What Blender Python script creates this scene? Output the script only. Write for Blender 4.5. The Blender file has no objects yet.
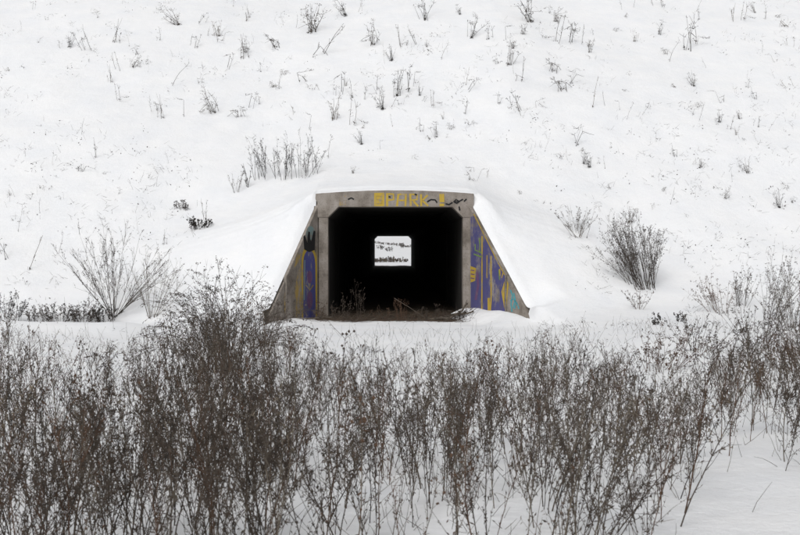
import bpy, bmesh, math, random
import numpy as np
from mathutils import Vector, Matrix, noise

R = math.radians
rnd = random.Random(7)
scene = bpy.context.scene
col = scene.collection

# ------------------------------------------------------------------ camera
FPX = 990.0                      # focal length in pixels of the 800 px wide photograph
EYE = 1.6
cam_d = bpy.data.cameras.new('camera')
cam = bpy.data.objects.new('camera', cam_d)
col.objects.link(cam)
cam_d.sensor_width = 36
cam_d.lens = 36 * FPX / 800
cam_d.clip_end = 3000
cam.location = (0, 0, EYE)
cam.rotation_euler = (R(90 - 1.186), 0, R(-0.463))
cam_d.dof.use_dof = True
cam_d.dof.focus_distance = 16.0
cam_d.dof.aperture_fstop = 5.6
scene.camera = cam

# ------------------------------------------------------------------ light
SUN_EL, SUN_AZ = 48, 205         # azimuth clockwise from +Y: behind the camera, to the left
world = bpy.data.worlds.new('World')
scene.world = world
world.use_nodes = True
wn, wl = world.node_tree.nodes, world.node_tree.links
wn.clear()
sky = wn.new('ShaderNodeTexSky')
sky.sky_type = 'NISHITA'
sky.sun_disc = False
sky.sun_elevation = R(SUN_EL)
sky.sun_rotation = R(SUN_AZ)
sky.air_density = 1.0
sky.dust_density = 3.0
hs = wn.new('ShaderNodeHueSaturation')       # a closed cloud cover: almost no blue left
hs.inputs['Saturation'].default_value = 0.10
bg = wn.new('ShaderNodeBackground')
bg.inputs['Strength'].default_value = 0.10
wo = wn.new('ShaderNodeOutputWorld')
wl.new(sky.outputs[0], hs.inputs['Color'])
wl.new(hs.outputs[0], bg.inputs['Color'])
wl.new(bg.outputs[0], wo.inputs['Surface'])

sun_d = bpy.data.lights.new('sun', 'SUN')
sun_d.energy = 0.7
sun_d.angle = R(25)
sun_d.color = (1.0, 0.97, 0.93)
sun = bpy.data.objects.new('sun', sun_d)
col.objects.link(sun)
sv = Vector((math.sin(R(SUN_AZ)) * math.cos(R(SUN_EL)), math.cos(R(SUN_AZ)) * math.cos(R(SUN_EL)), math.sin(R(SUN_EL))))
sun.rotation_euler = sv.to_track_quat('Z', 'Y').to_euler()
sun.location = (-10, -10, 30)

vs = scene.view_settings
vs.view_transform = 'Standard'
vs.look = 'None'
vs.exposure = 0.27
vs.gamma = 1.0
vs.use_curve_mapping = False
scene.cycles.use_denoising = True
scene.cycles.denoising_prefilter = 'ACCURATE'
scene.cycles.max_bounces = 6
scene.cycles.diffuse_bounces = 4

# ------------------------------------------------------------------ helpers
def tag(o, label=None, cat=None, group=None, kind=None):
    if label: o['label'] = label
    if cat: o['category'] = cat
    if group: o['group'] = group
    if kind: o['kind'] = kind
    return o

def link(name, data, parent=None, loc=None):
    o = bpy.data.objects.new(name, data)
    col.objects.link(o)
    if parent: o.parent = parent
    if loc is not None: o.location = loc
    return o

class MB:
    def __init__(self):
        self.v, self.f, self.m = [], [], []
    def add(self, vs_, fs, mi=0):
        b = len(self.v)
        self.v.extend(vs_)
        for f in fs:
            self.f.append([b + i for i in f]); self.m.append(mi)
    def box(self, lo, hi, mi=0):
        x0, y0, z0 = lo; x1, y1, z1 = hi
        self.add([(x0,y0,z0),(x1,y0,z0),(x1,y1,z0),(x0,y1,z0),(x0,y0,z1),(x1,y0,z1),(x1,y1,z1),(x0,y1,z1)],
                 [(0,3,2,1),(4,5,6,7),(0,1,5,4),(1,2,6,5),(2,3,7,6),(3,0,4,7)], mi)
    def tube(self, pts, rad, sides=3, mi=0):
        b = len(self.v)
        n = len(pts)
        for i, p in enumerate(pts):
            a = pts[max(0, i-1)]; c = pts[min(n-1, i+1)]
            d = (c - a)
            if d.length < 1e-9: d = Vector((0,0,1))
            d.normalize()
            u = d.cross(Vector((0.31,0.87,0.12)))
            if u.length < 1e-3: u = d.cross(Vector((1,0,0)))
            u.normalize(); w = d.cross(u)
            for k in range(sides):
                t = 2*math.pi*k/sides
                self.v.append(p + (u*math.cos(t) + w*math.sin(t))*rad[i])
        for i in range(n-1):
            for k in range(sides):
                k2 = (k+1) % sides
                self.f.append([b+i*sides+k, b+i*sides+k2, b+(i+1)*sides+k2, b+(i+1)*sides+k]); self.m.append(mi)
        self.f.append([b+(n-1)*sides+k for k in range(sides)]); self.m.append(mi)
    def leaf(self, p, d, ln, wd, rg, mi=0):
        d = d.normalized()
        s = d.cross(Vector((rg.uniform(-1,1), rg.uniform(-1,1), rg.uniform(-1,1))))
        if s.length < 1e-3: s = d.orthogonal()
        s.normalize(); nn = d.cross(s)*wd*0.5
        m = p + d*ln*0.45 + nn
        self.add([p, m + s*wd*0.5 - nn*1.4, p + d*ln + nn*rg.uniform(-1,1.5), m - s*wd*0.5 - nn*1.4, m],
                 [(0,1,4),(1,2,4),(2,3,4),(3,0,4)], mi)
    def mesh(self, name, mats=None, smooth=False):
        me = bpy.data.meshes.new(name)
        me.from_pydata([tuple(p) for p in self.v], [], self.f)
        for m in (mats or []): me.materials.append(m)
        if len(mats or []) > 1: me.polygons.foreach_set('material_index', self.m)
        if smooth: me.polygons.foreach_set('use_smooth', [True]*len(me.polygons))
        me.update()
        return me

def smooth01(a, b, x):
    t = min(1.0, max(0.0, (x-a)/(b-a)))
    return t*t*(3-2*t)
def smax(a, b, k):
    h = max(k - abs(a-b), 0.0)/k
    return max(a, b) + h*h*k*0.25
def interp(x, tab):
    if x <= tab[0][0]: return tab[0][1]
    for (x0, y0), (x1, y1) in zip(tab, tab[1:]):
        if x <= x1: return y0 + (y1-y0)*(x-x0)/(x1-x0)
    return tab[-1][1]

# ------------------------------------------------------------------ materials
def mat(name):
    m = bpy.data.materials.new(name); m.use_nodes = True
    nt = m.node_tree; nt.nodes.clear()
    o = nt.nodes.new('ShaderNodeOutputMaterial'); b = nt.nodes.new('ShaderNodeBsdfPrincipled')
    nt.links.new(b.outputs[0], o.inputs[0])
    b.inputs['Specular IOR Level'].default_value = 0.25
    return m, nt, b
def N(nt, t, **kw):
    n = nt.nodes.new(t)
    for k, v in kw.items():
        if k in n.inputs: n.inputs[k].default_value = v
        else: setattr(n, k, v)
    return n
def pos(nt, scale=(1,1,1)):
    g = nt.nodes.new('ShaderNodeNewGeometry')
    mp = nt.nodes.new('ShaderNodeMapping'); mp.inputs['Scale'].default_value = scale
    nt.links.new(g.outputs['Position'], mp.inputs['Vector'])
    return mp.outputs[0]
def ramp(nt, fac, stops):
    r = nt.nodes.new('ShaderNodeValToRGB')
    e = r.color_ramp.elements
    while len(e) < len(stops): e.new(0.5)
    for el, (p, c) in zip(e, stops):
        el.position = p; el.color = (*c, 1) if len(c) == 3 else c
    nt.links.new(fac, r.inputs[0])
    return r.outputs[0]
def noise_tex(nt, vec, scale, detail=4, rough=0.55):
    n = N(nt, 'ShaderNodeTexNoise', Scale=scale, Detail=detail, Roughness=rough)
    nt.links.new(vec, n.inputs['Vector'])
    return n.outputs['Fac']
def mixc(nt, fac, a, b, mode='MIX'):
    m = nt.nodes.new('ShaderNodeMix'); m.data_type = 'RGBA'; m.blend_type = mode
    for val, idx in ((fac, 0), (a, 6), (b, 7)):
        if hasattr(val, 'node'): nt.links.new(val, m.inputs[idx])
        elif idx == 0: m.inputs[0].default_value = val
        else: m.inputs[idx].default_value = (*val, 1)
    return m.outputs[2]
def bump(nt, b, h, strength, dist):
    bp = N(nt, 'ShaderNodeBump', Strength=strength, Distance=dist)
    nt.links.new(h, bp.inputs['Height']); nt.links.new(bp.outputs[0], b.inputs['Normal'])

def m_snow():
    m, nt, b = mat('snow')
    p = pos(nt)
    c = ramp(nt, noise_tex(nt, p, 1.3, 6), [(0.3, (0.83,0.845,0.87)), (0.65, (0.88,0.885,0.895))])
    nt.links.new(c, b.inputs['Base Color'])
    b.inputs['Roughness'].default_value = 0.75
    h = N(nt, 'ShaderNodeMath', operation='ADD')
    nt.links.new(noise_tex(nt, p, 3.0, 6, 0.6), h.inputs[0])
    h2 = N(nt, 'ShaderNodeMath', operation='MULTIPLY'); h2.inputs[1].default_value = 0.25
    nt.links.new(noise_tex(nt, p, 22, 5, 0.6), h2.inputs[0]); nt.links.new(h2.outputs[0], h.inputs[1])
    bump(nt, b, h.outputs[0], 0.55, 0.06)
    return m

def concrete_color(nt):
    p = pos(nt)
    c1 = ramp(nt, noise_tex(nt, p, 2.2, 8, 0.62), [(0.30, (0.125,0.105,0.088)), (0.47, (0.27,0.24,0.21)), (0.70, (0.40,0.365,0.335))])
    ps = pos(nt, (2.6, 2.6, 0.5))
    st = ramp(nt, noise_tex(nt, ps, 1.6, 5, 0.6), [(0.42, (0.52,0.48,0.44)), (0.6, (1,1,1))])
    c2 = mixc(nt, 0.42, c1, st, 'MULTIPLY')
    sp = ramp(nt, noise_tex(nt, p, 34, 3, 0.6), [(0.33, (0.45,0.43,0.4)), (0.45, (1,1,1))])
    return mixc(nt, 0.6, c2, sp, 'MULTIPLY'), p
def m_concrete(name='weathered_concrete'):
    m, nt, b = mat(name)
    c, p = concrete_color(nt)
    nt.links.new(c, b.inputs['Base Color']); b.inputs['Roughness'].default_value = 0.9
    bump(nt, b, noise_tex(nt, p, 18, 8, 0.7), 0.6, 0.02)
    return m
def m_paint(name, a, a2, wear=0.45, wscale=3.0):
    m, nt, b = mat(name)
    c, p = concrete_color(nt)
    pc = mixc(nt, noise_tex(nt, pos(nt, (1,1,0.35)), 5.0, 5), a, a2)
    w1 = noise_tex(nt, pos(nt, (1,1,0.55)), wscale, 10, 0.72)
    f = ramp(nt, w1, [(max(0, wear-0.07), (1,1,1)), (wear+0.03, (0,0,0))])
    out = mixc(nt, f, pc, c)
    nt.links.new(out, b.inputs['Base Color']); b.inputs['Roughness'].default_value = 0.75
    bump(nt, b, noise_tex(nt, p, 18, 8, 0.7), 0.5, 0.02)
    return m
def m_dark_concrete():  # very dark concrete colour that makes the whole tunnel inside near black
    m, nt, b = mat('dark_concrete')
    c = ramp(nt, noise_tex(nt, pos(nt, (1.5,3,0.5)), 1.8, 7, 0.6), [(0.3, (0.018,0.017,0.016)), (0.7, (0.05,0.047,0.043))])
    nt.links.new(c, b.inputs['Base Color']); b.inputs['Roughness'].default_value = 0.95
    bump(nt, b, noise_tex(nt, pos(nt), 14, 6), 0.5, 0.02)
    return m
def m_noise(name, a, c, scale=6, rough=0.9, d=0.02, random_tint=0.0):
    m, nt, b = mat(name)
    p = pos(nt)
    out = ramp(nt, noise_tex(nt, p, scale, 6), [(0.3, a), (0.7, c)])
    if random_tint:
        oi = nt.nodes.new('ShaderNodeObjectInfo')
        k = ramp(nt, oi.outputs['Random'], [(0, (1-random_tint,)*3), (1, (1+random_tint*0.0,)*3)])
        out = mixc(nt, 1.0, out, k, 'MULTIPLY')
    nt.links.new(out, b.inputs['Base Color']); b.inputs['Roughness'].default_value = rough
    if d: bump(nt, b, noise_tex(nt, p, scale*4, 6), 0.5, d)
    return m

SNOW = m_snow()
CONC = m_concrete()
DARK_CONC = m_dark_concrete()
EARTH = m_noise('frozen_earth', (0.030,0.022,0.015), (0.10,0.074,0.05), 5, 0.95, 0.04)
ASPH = m_noise('asphalt', (0.04,0.04,0.042), (0.06,0.06,0.06), 8)
STEM = [m_noise('dry_stem_%d' % i, a, c, 7, 0.85, 0, 0.3) for i, (a, c) in enumerate([
    ((0.050,0.039,0.031), (0.108,0.086,0.069)),
    ((0.082,0.046,0.029), (0.150,0.088,0.057)),
    ((0.110,0.092,0.072), (0.200,0.172,0.138)),
    ((0.022,0.019,0.017), (0.058,0.049,0.042))])]
LEAF = [m_noise('dry_leaf_%d' % i, a, c, 9, 0.9, 0, 0.25) for i, (a, c) in enumerate([
    ((0.054,0.042,0.034), (0.115,0.092,0.074)),
    ((0.078,0.046,0.030), (0.145,0.088,0.058)),
    ((0.130,0.105,0.078), (0.220,0.185,0.142)),
    ((0.018,0.015,0.013), (0.045,0.037,0.031))])]
WOOD = m_noise('grey_dead_wood', (0.05,0.04,0.03), (0.16,0.135,0.11), 12, 0.9, 0.01)

# ------------------------------------------------------------------ terrain
X0 = 0.078                        # tunnel axis
FY = 22.0                         # near portal face
LEN = 60.0
MID = FY + LEN/2
SL = 0.667
def wing_line(side, y):           # inner face of a wing wall and its top edge, side +1 right, -1 left
    t = (FY - y)/2.2
    if side > 0: return 1.72 + 1.0*t, 2.50 - 2.28*t
    return -1.66 - 0.88*t, 2.47 - 2.44*t
def zone_in(x, y):
    if y > MID: y = 2*MID - y
    if y > FY + 0.07: return False
    if y > FY: return abs(x - X0) < 1.72
    side = 1 if x > 0 else -1
    xw, _ = wing_line(side, y)
    return abs(x) < abs(xw) + 0.045
def n3(x, y, z=0): return noise.noise((x, y, z))
def H(x, y):
    far = y > MID
    yy = 2*MID - y if far else y
    und = 0.16*n3(x*0.16, y*0.16, 3.1) + 0.07*n3(x*0.55, y*0.55, 7.7) + 0.025*n3(x*1.7, y*1.7, 1.3) + 0.010*n3(x*4.1, y*4.1, 5.5)
    toe = 19.7 + 0.5*n3(x*0.12, 0.0, 9.2) + (0.5 if x > 3 else 0.0)*smooth01(3, 6, x)
    # foreground
    base = und*0.8
    if not far:
        base += 0.16*math.exp(-((y-18.6)/0.7)**2)*smooth01(-4.2, -5.2, x)*(1 - 0.0)       # snow ridge on the left
        base -= 0.20*math.exp(-((y-20.0)/0.6)**2)*smooth01(-4.2, -5.2, x)                # ditch behind it
        base += 0.10*math.exp(-((x-2.0)/1.6)**2 - ((y-18.0)/1.2)**2)
        base += 0.22*smooth01(1.5, 5.0, x)*smooth01(9.5, 14.0, y)
    s = (yy - toe)*SL
    sl = 0.35*math.log(1 + math.exp(min(40, max(-40, s/0.35))))
    top = 12.0
    sl = top - 0.8*math.log(1 + math.exp(min(40, max(-40, (top - sl)/0.8)))) if sl > top - 5 else sl
    sl = min(sl, top) if sl < top else top
    g = base + sl*(1.0 + 0.02*n3(x*0.05, 0.3, 2.2)) + und*0.5*smooth01(20, 23, yy)
    inside = zone_in(x, y)
    side = 1 if x > 0 else -1
    if inside or (yy < FY and abs(x) < abs(wing_line(side, yy)[0]) + 0.045):
        gi = base + 0.0
        if yy > 15.5 and not far:
            w2 = smooth01(17.5, 19.6, yy)*smooth01(3.2, 2.2, abs(x))
            gi = gi*(1-w2) + (0.04 + 0.25*und + 0.03*n3(x*1.9, yy*1.9, 11.0))*w2
            w = smooth01(0.9, 0.0, abs(wing_line(side, yy)[0]) - abs(x))*smooth01(18.6, 20.6, yy)
            gi += (0.24 if side > 0 else 0.06)*w
            bx = smooth01(1.9, 1.2, abs(x - X0 + 0.3))
            gi -= 0.11*bx*smooth01(21.05, 21.6, yy + 0.4*n3(x*1.1, 2.0, 4.0) + 0.3*n3(x*3.3, yy*2.0, 4.0))
        elif far:
            gi -= 0.2*smooth01(2.3, 1.6, abs(x - X0))*smooth01(20.3, 21.2, yy)
        return gi + (far_field(x, y) if far else 0)
    # snow banked up around the portal, lying on the wall tops with a rounded edge
    m, edge = mound(x, yy)
    q = smooth01(0.15, 0.7, edge)
    if q > 0 and m > -0.8:
        m = m*(1-q) + q*sum(mound(x, yy + o)[0] for o in (-0.6, -0.4, -0.2, 0, 0.2, 0.4, 0.6))/7
    g2 = smax(g, m + und*0.35*smooth01(0.2, 1.5, edge), 0.9) if m > -1.2 else g
    if yy <= FY + 0.5 and m > 0 and g2 > m:
        k = smooth01(0.9, 0.0, edge)*smooth01(0.0, 0.45, m)
        g2 = g2*(1-k) + m*k
    return g2 + (far_field(x, y) if far else 0)
def mound(x, yy):
    side = 1 if x > 0 else -1
    if yy <= FY + 0.07:
        xw, zt = wing_line(side, yy)
        dx = max(0.0, abs(x) - abs(xw) - 0.06)
        m = zt - 0.02 + 0.075*smooth01(0.0, 0.16, dx) - 0.40*max(0.0, dx - 0.1)
        m += 0.30*smooth01(21.2, 22.1, yy)*smooth01(0.0, 0.55, dx)
        return m, dx
    ax = abs(x - X0)
    dx = max(0.0, ax - 1.72)
    e = (yy - FY - 0.08) if ax < 1.8 else 9
    m = 2.785 + 0.075*(1 - (min(ax, 1.75)/1.75)**2) - 0.02 + 0.085*smooth01(0.0, 0.22, e) + 0.22*max(0, yy - FY - 0.3) - 0.42*dx
    return m, (dx if e == 9 else max(dx, e))
def far_field(x, y):
    return 0.028*max(0, y - 96) + 0.0006*max(0, y - 200)**2

def axis(parts):
    out = []
    for a, b, st in parts:
        n = max(1, round((b-a)/st)); out += [a + (b-a)*i/n for i in range(n)]
    return out + [parts[-1][1]]
xs = axis([(-400,-120,20),(-120,-40,5),(-40,-20,1.0),(-20,-10,0.4),(-10,-3.4,0.16),(-3.4,-1.730,0.06),(-1.730,-1.690,0.04),(-1.690,1.740,0.06),(1.740,1.800,0.06),(1.800,3.6,0.06),(3.6,10,0.16),(10,20,0.4),(20,40,1.0),(40,120,5),(120,400,20)])
ys = axis([(-150,-20,10),(-20,2,1.0),(2,16,0.16),(16,19.2,0.11),(19.2,22.05,0.06),(22.05,22.09,0.04),(22.09,23,0.06),(23,30,0.18),(30,46,0.5),(46,78,2),(78,81.4,0.4),(81.4,81.91,0.1),(81.91,81.95,0.04),(81.95,84.6,0.11),(84.6,130,1.0),(130,200,4),(200,520,20)])
nx, ny = len(xs), len(ys)
def warp(x, y):                   # let grid columns run along the wing walls
    yy = 2*MID - y if y > MID else y
    if yy > FY or yy < 12: return x
    t = min((FY - yy)/2.2, 1.25)*smooth01(12.5, 17.5, yy)
    ax = abs(x); w = ax/1.72 if ax < 1.72 else smooth01(6.5, 1.85, ax)
    return x + (1.0 if x > 0 else -0.88)*t*min(1, w)
tw_ = [(warp(x, y), y) for y in ys for x in xs]
tv = [(x, y, H(x, y)) for x, y in tw_]
zi = [[zone_in(*tw_[j*nx+i]) for i in range(nx)] for j in range(ny)]
tf = []
for j in range(ny-1):
    yy = 0.5*(ys[j]+ys[j+1]); yy = 2*MID - yy if yy > MID else yy
    chk = 19.86 < yy < FY + 0.5
    for i in range(nx-1):
        if chk:
            s = zi[j][i] + zi[j][i+1] + zi[j+1][i] + zi[j+1][i+1]
            if 0 < s < 4: continue
        a = j*nx + i
        tf.append((a, a+1, a+1+nx, a+nx))
me = bpy.data.meshes.new('snow_ground'); me.from_pydata(tv, [], tf); me.materials.append(SNOW)
me.polygons.foreach_set('use_smooth', [True]*len(me.polygons)); me.update()
tag(link('snow_ground', me), 'snow covered embankment slope and flat snowy field in front', None, None, 'structure')

def ray_ground(px, py, d0=3.5, d1=60.0):
    """distance along Y at which the line of sight through photo pixel px,py meets the ground"""
    d = d0
    while d < d1:
        if EYE - (py-247)/FPX*d <= H((px-392)/FPX*d, d): break
        d += 0.06
    x = (px-392)/FPX*d
    return x, d, H(x, d)

# bare earth floor through the tunnel
mb = MB(); gx = axis([(-1.95,2.1,0.15)]); gy = axis([(20.8,24,0.08),(24,30,0.5),(30,84,2)])
mb.v = [(x, y, 0.02 + 0.05*n3(x*1.1, y*1.1, 6.0) + 0.02*n3(x*4, y*4, 2.0) - 0.20*smooth01(21.25, 20.8, y)) for y in gy for x in gx]
mb.f = [(j*len(gx)+i, j*len(gx)+i+1, (j+1)*len(gx)+i+1, (j+1)*len(gx)+i) for j in range(len(gy)-1) for i in range(len(gx)-1)]
tag(link('earth_floor', mb.mesh('earth_floor', [EARTH], True)), 'bare brown earth floor at the mouth of the tunnel', None, None, 'structure')
# road on top of the embankment
mb = MB()
mb.box((-380, MID-8, 12.0), (380, MID+8, 12.22)); 
tag(link('road', mb.mesh('road', [ASPH])), 'asphalt road along the top of the embankment', None, None, 'structure')

# ------------------------------------------------------------------ underpass
up = link('underpass', None, None, (X0, FY, 0))
tag(up, 'concrete box underpass through the snowy embankment with graffiti on its wing walls', 'underpass')
def part(name, mb_, mats, parent=up, bevel=0, smooth=False, label=None):
    me_ = mb_.mesh(name, mats, smooth)
    if bevel:
        bm = bmesh.new(); bm.from_mesh(me_)
        bmesh.ops.remove_doubles(bm, verts=bm.verts, dist=1e-5)
        es = [e for e in bm.edges if len(e.link_faces) == 2 and e.calc_face_angle(0) > 0.4]
        bmesh.ops.bevel(bm, geom=es, offset=bevel, segments=2, affect='EDGES', profile=0.6)
        bm.to_mesh(me_); bm.free()
    o = link(name, me_, parent)
    w = Vector((0,0,0)); p = parent
    while p: w += p.location; p = p.parent
    if name not in NOSHIFT: me_.transform(Matrix.Translation(-w))
    if label: o['label'] = label
    return o
NOSHIFT = ()
def prism(mb_, poly, y0, y1, mi=0):        # polygon in x,z pulled along y
    n = len(poly)
    mb_.add([(x, y0, z) for x, z in poly] + [(x, y1, z) for x, z in poly],
            [list(range(n)), list(range(2*n-1, n-1, -1))] + [(i, i+n, (i+1) % n + n, (i+1) % n) for i in range(n)], mi)

HW, HH, CH = 1.5, 2.49, 0.235             # half width, soffit height, haunch
L0, L1 = X0 - HW, X0 + HW
def headwall(y0, y1, sgn):
    """two jambs and the lintel beam; sgn -1 faces the camera"""
    def rough(mb_, amp):
        return mb_
    lo, hi = (y0, y1)
    out = []
    for s in (-1, 1):
        xi = L0 if s < 0 else L1
        xo = -1.625 if s < 0 else 1.745
        m = MB()
        p = [(xi, -0.5), (xi, HH-CH-0.004), (xo, HH-CH-0.004), (xo, -0.5)]
        prism(m, p, lo + 0.005, hi)
        out.append(part('jamb', m, [CONC], up, 0.003))
    m = MB()
    zc = lambda x: 2.785 + 0.075*(1 - ((x-X0)/1.75)**2) 
    poly = [(-1.655, HH-CH), (L0, HH-CH), (L0+CH, HH), (L1-CH, HH), (L1, HH-CH), (1.775, HH-CH)]
    poly += [(1.775, HH-0.05), (1.82, HH+0.04)]
    poly += [(1.82 - 3.515*i/24, zc(1.82 - 3.515*i/24) + 0.006*n3(i*0.9, y0, 0)) for i in range(25)]
    poly += [(-1.70, HH+0.17), (-1.655, HH+0.09)]
    prism(m, poly, lo, hi)
    out.append(part('lintel_beam', m, [CONC], up, 0.014))
    return out
near_parts = headwall(FY, FY + 0.38, -1)
headwall(FY + LEN - 0.38, FY + LEN, 1)

# barrel of precast segments
seg = MB()
SEGL = 2.0
T = 0.22
inner = [(L0, -0.4), (L1, -0.4), (L1, HH-CH), (L1-CH, HH), (L0+CH, HH), (L0, HH-CH)]
outer = [(L0-T, -0.6), (L1+T, -0.6), (L1+T, HH+T-0.05), (L1, HH+T), (L0, HH+T), (L0-T, HH+T-0.05)]
vv = []
for y in (0, SEGL - 0.025):
    vv += [(x - X0, y, z) for x, z in inner] + [(x - X0, y, z) for x, z in outer]
ff = []
for i in range(6):
    j = (i+1) % 6
    ff += [(i, j, 12+j, 12+i), (6+j, 6+i, 18+i, 18+j), (j, i, 6+i, 6+j), (12+i, 12+j, 18+j, 18+i)]
seg.add(vv, ff)
seg_me = seg.mesh('tunnel_segment', [DARK_CONC])
rr = random.Random(3)
nseg = int(round((LEN - 0.8)/SEGL))
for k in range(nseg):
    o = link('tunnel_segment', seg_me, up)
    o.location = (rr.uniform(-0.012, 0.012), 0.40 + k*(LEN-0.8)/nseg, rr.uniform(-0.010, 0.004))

# wing walls: plane basis
class Wing:
    def __init__(s, side):
        s.side = side
        if side > 0: s.x0, s.dx, s.z0, s.dz = 1.72, 1.0, 2.50, 2.28
        else: s.x0, s.dx, s.z0, s.dz = -1.66, -0.88, 2.47, 2.44
        s.dir = Vector((s.dx, -2.2, 0)); s.n = Vector((-2.2*side, -abs(s.dx), 0)).normalized()   # towards the passage
    def p(s, t, z, off=0.0):
        return Vector((s.x0, FY, 0)) + s.dir*t + Vector((0,0,z)) + s.n*off
    def top(s, t): return s.z0 - s.dz*t
    def px(s, px_, py_):                   # photo pixel -> t, z on the wall face
        k = (px_-392)/FPX
        t = (FY*k - s.x0)/(s.dx + 2.2*k)
        return t, EYE - (py_-247)/FPX*(FY - 2.2*t)
def panel(w, t0, t1, th, drop=0.0, extra=0.0, name='wing_panel', label=None):
    m = MB(); n = 14; ring = []
    for off in (extra, -th):
        pts = [w.p(t0, -0.5, off)]
        for i in range(n+1):
            t = t0 + (t1-t0)*i/n
            pts.append(w.p(t, max(-0.3, w.top(t) - drop + 0.012*n3(i*0.8, w.side*5.0, off*3)), off))
        pts.append(w.p(t1, -0.5, off))
        ring.append(pts)
    k = len(ring[0])
    order = list(range(k))
    m.add(ring[0] + ring[1], [order, [k+i for i in reversed(order)]] + [(i, i+k, (i+1) % k + k, (i+1) % k) for i in range(k)])
    o = part(name, m, [CONC], up, 0.012, label=label)
    bm = bmesh.new(); bm.from_mesh(o.data); bmesh.ops.recalc_face_normals(bm, faces=bm.faces); bm.to_mesh(o.data); bm.free()
    return o
WR, WL = Wing(1), Wing(-1)
pr1 = panel(WR, -0.10, 0.645, 0.30, 0.0, 0.0, label='right wing wall panel covered in blue and yellow graffiti')
pr2 = panel(WR, 0.652, 1.03, 0.30, 0.0, -0.02, label='bare grey outer panel of the right wing wall')
pl1 = panel(WL, -0.10, 0.615, 0.30, 0.0, 0.0, label='left wing wall panel with a painted blue figure')
pl2 = panel(WL, 0.622, 1.04, 0.30, 0.07, -0.03, label='low grey outer panel of the left wing wall')
wings = [pr1, pr2, pl1, pl2]
for w_ in wings:                            # the same walls stand at the far mouth
    o = link('wing_panel', w_.data, up); o.scale = (1, -1, 1); o.location = (0, LEN, 0)

# graffiti: thin sheets of paint on the walls
BLUE = m_paint('blue_violet_paint', (0.070,0.070,0.19), (0.105,0.10,0.23), 0.44)
BLUE2 = m_paint('worn_blue_paint', (0.060,0.065,0.24), (0.10,0.10,0.26), 0.44)
YEL = m_paint('yellow_paint', (0.44,0.30,0.035), (0.52,0.37,0.07), 0.43, 6)
OCH = m_paint('faded_ochre_paint', (0.34,0.23,0.06), (0.40,0.29,0.11), 0.53, 5)
GRN = m_paint('green_paint', (0.14,0.26,0.06), (0.20,0.30,0.07), 0.42, 5)
TEAL = m_paint('teal_paint', (0.05,0.30,0.36), (0.10,0.36,0.40), 0.44, 5)
PTEAL = m_paint('faded_teal_paint', (0.17,0.27,0.28), (0.22,0.30,0.29), 0.48, 5)
BLK = m_paint('black_paint', (0.010,0.010,0.012), (0.025,0.025,0.025), 0.37, 5)
PUR = m_paint('purple_paint', (0.12,0.055,0.16), (0.18,0.10,0.19), 0.46, 5)
def decal(wall, wing, pts, m_, layer=1, name='graffiti'):
    mb_ = MB()
    P3 = [wing.p(*wing.px(x, y), 0.003*layer) for x, y in pts]
    mb_.add(P3, [list(range(len(P3)))])
    o = part(name, mb_, [m_], wall)
    bm = bmesh.new(); bm.from_mesh(o.data); bmesh.ops.triangulate(bm, faces=bm.faces); bm.to_mesh(o.data); bm.free()
    return o
def strip(pts, w):
    a, b = [], []
    for i, (x, y) in enumerate(pts):
        p0 = pts[max(0, i-1)]; p1 = pts[min(len(pts)-1, i+1)]
        dx, dy = p1[0]-p0[0], p1[1]-p0[1]; l = math.hypot(dx, dy) or 1
        a.append((x - dy/l*w/2, y + dx/l*w/2)); b.append((x + dy/l*w/2, y - dx/l*w/2))
    return a + b[::-1]
def ell(cx, cy, rx, ry, n=20, a0=0, a1=360):
    return [(cx + rx*math.cos(R(a0 + (a1-a0)*i/n)), cy + ry*math.sin(R(a0 + (a1-a0)*i/n))) for i in range(n + (a1-a0 < 360))]
decal(pr1, WR, [(470.8,217),(474,215.5),(490,246),(502,268),(505,276),(505.2,325),(471,325)], BLUE, 1, 'blue_ground')
for pts, w, m_ in [([(482.3,236),(482.2,322)], 1.3, YEL), ([(491.3,256),(491.5,300),(490.2,318)], 1.3, YEL), ([(487.3,255),(487.2,278)], 0.8, YEL),
                   ([(474,214),(486,238),(497,260),(505,275)], 1.0, YEL), ([(500,269),(500.3,276)], 1.4, YEL), ([(503.5,272),(502,278)], 0.9, YEL),
                   ([(475.5,244),(475.5,250),(482,253)], 1.3, GRN), ([(473.8,254),(482,257)], 1.3, GRN), ([(480,238),(480,252)], 1.0, GRN),
                   ([(489,298),(489.5,316)], 2.4, YEL), ([(499,270),(500,280)], 0.8, GRN)]:
    decal(pr1, WR, strip(pts, w), m_, 2, 'painted_line')
decal(pr1, WR, [(470.6,266),(476.3,268),(475.6,281),(471,282.5)], YEL, 2, 'yellow_patch')
for k in range(3): decal(pr1, WR, strip([(471.2,270+4*k),(474.8,270.6+4*k)], 1.0), PUR, 3, 'painted_line')
decal(pr1, WR, strip([(477,270),(478.5,285),(476,300)], 2.4), PUR, 2, 'purple_smear')
# outer right panel
class Off:
    def __init__(s, w, o): s.w, s.o = w, o
    def px(s, a, b): return s.w.px(a, b)
    def p(s, t, z, off): return s.w.p(t, z, off + s.o)
WR2, WL2 = Off(WR, -0.02), Off(WL, -0.03)
decal(pr2, WR2, [(506.6,281),(508.2,284),(506.9,296),(506.2,307),(506.0,296)], YEL, 1, 'yellow_patch')
decal(pr1, WR, [(505,281),(501.8,292),(505,309)], YEL, 3, 'yellow_patch')
for pts in ([(510,290),(512,296),(510.5,304),(511.5,312)], [(513,293),(514.8,300),(512.6,308)], [(509.5,301),(513,299),(517,305)], [(514,309),(516,302),(518.5,309)]):
    decal(pr2, WR2, strip(pts, 1.3), TEAL, 1, 'teal_scribble')
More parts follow.
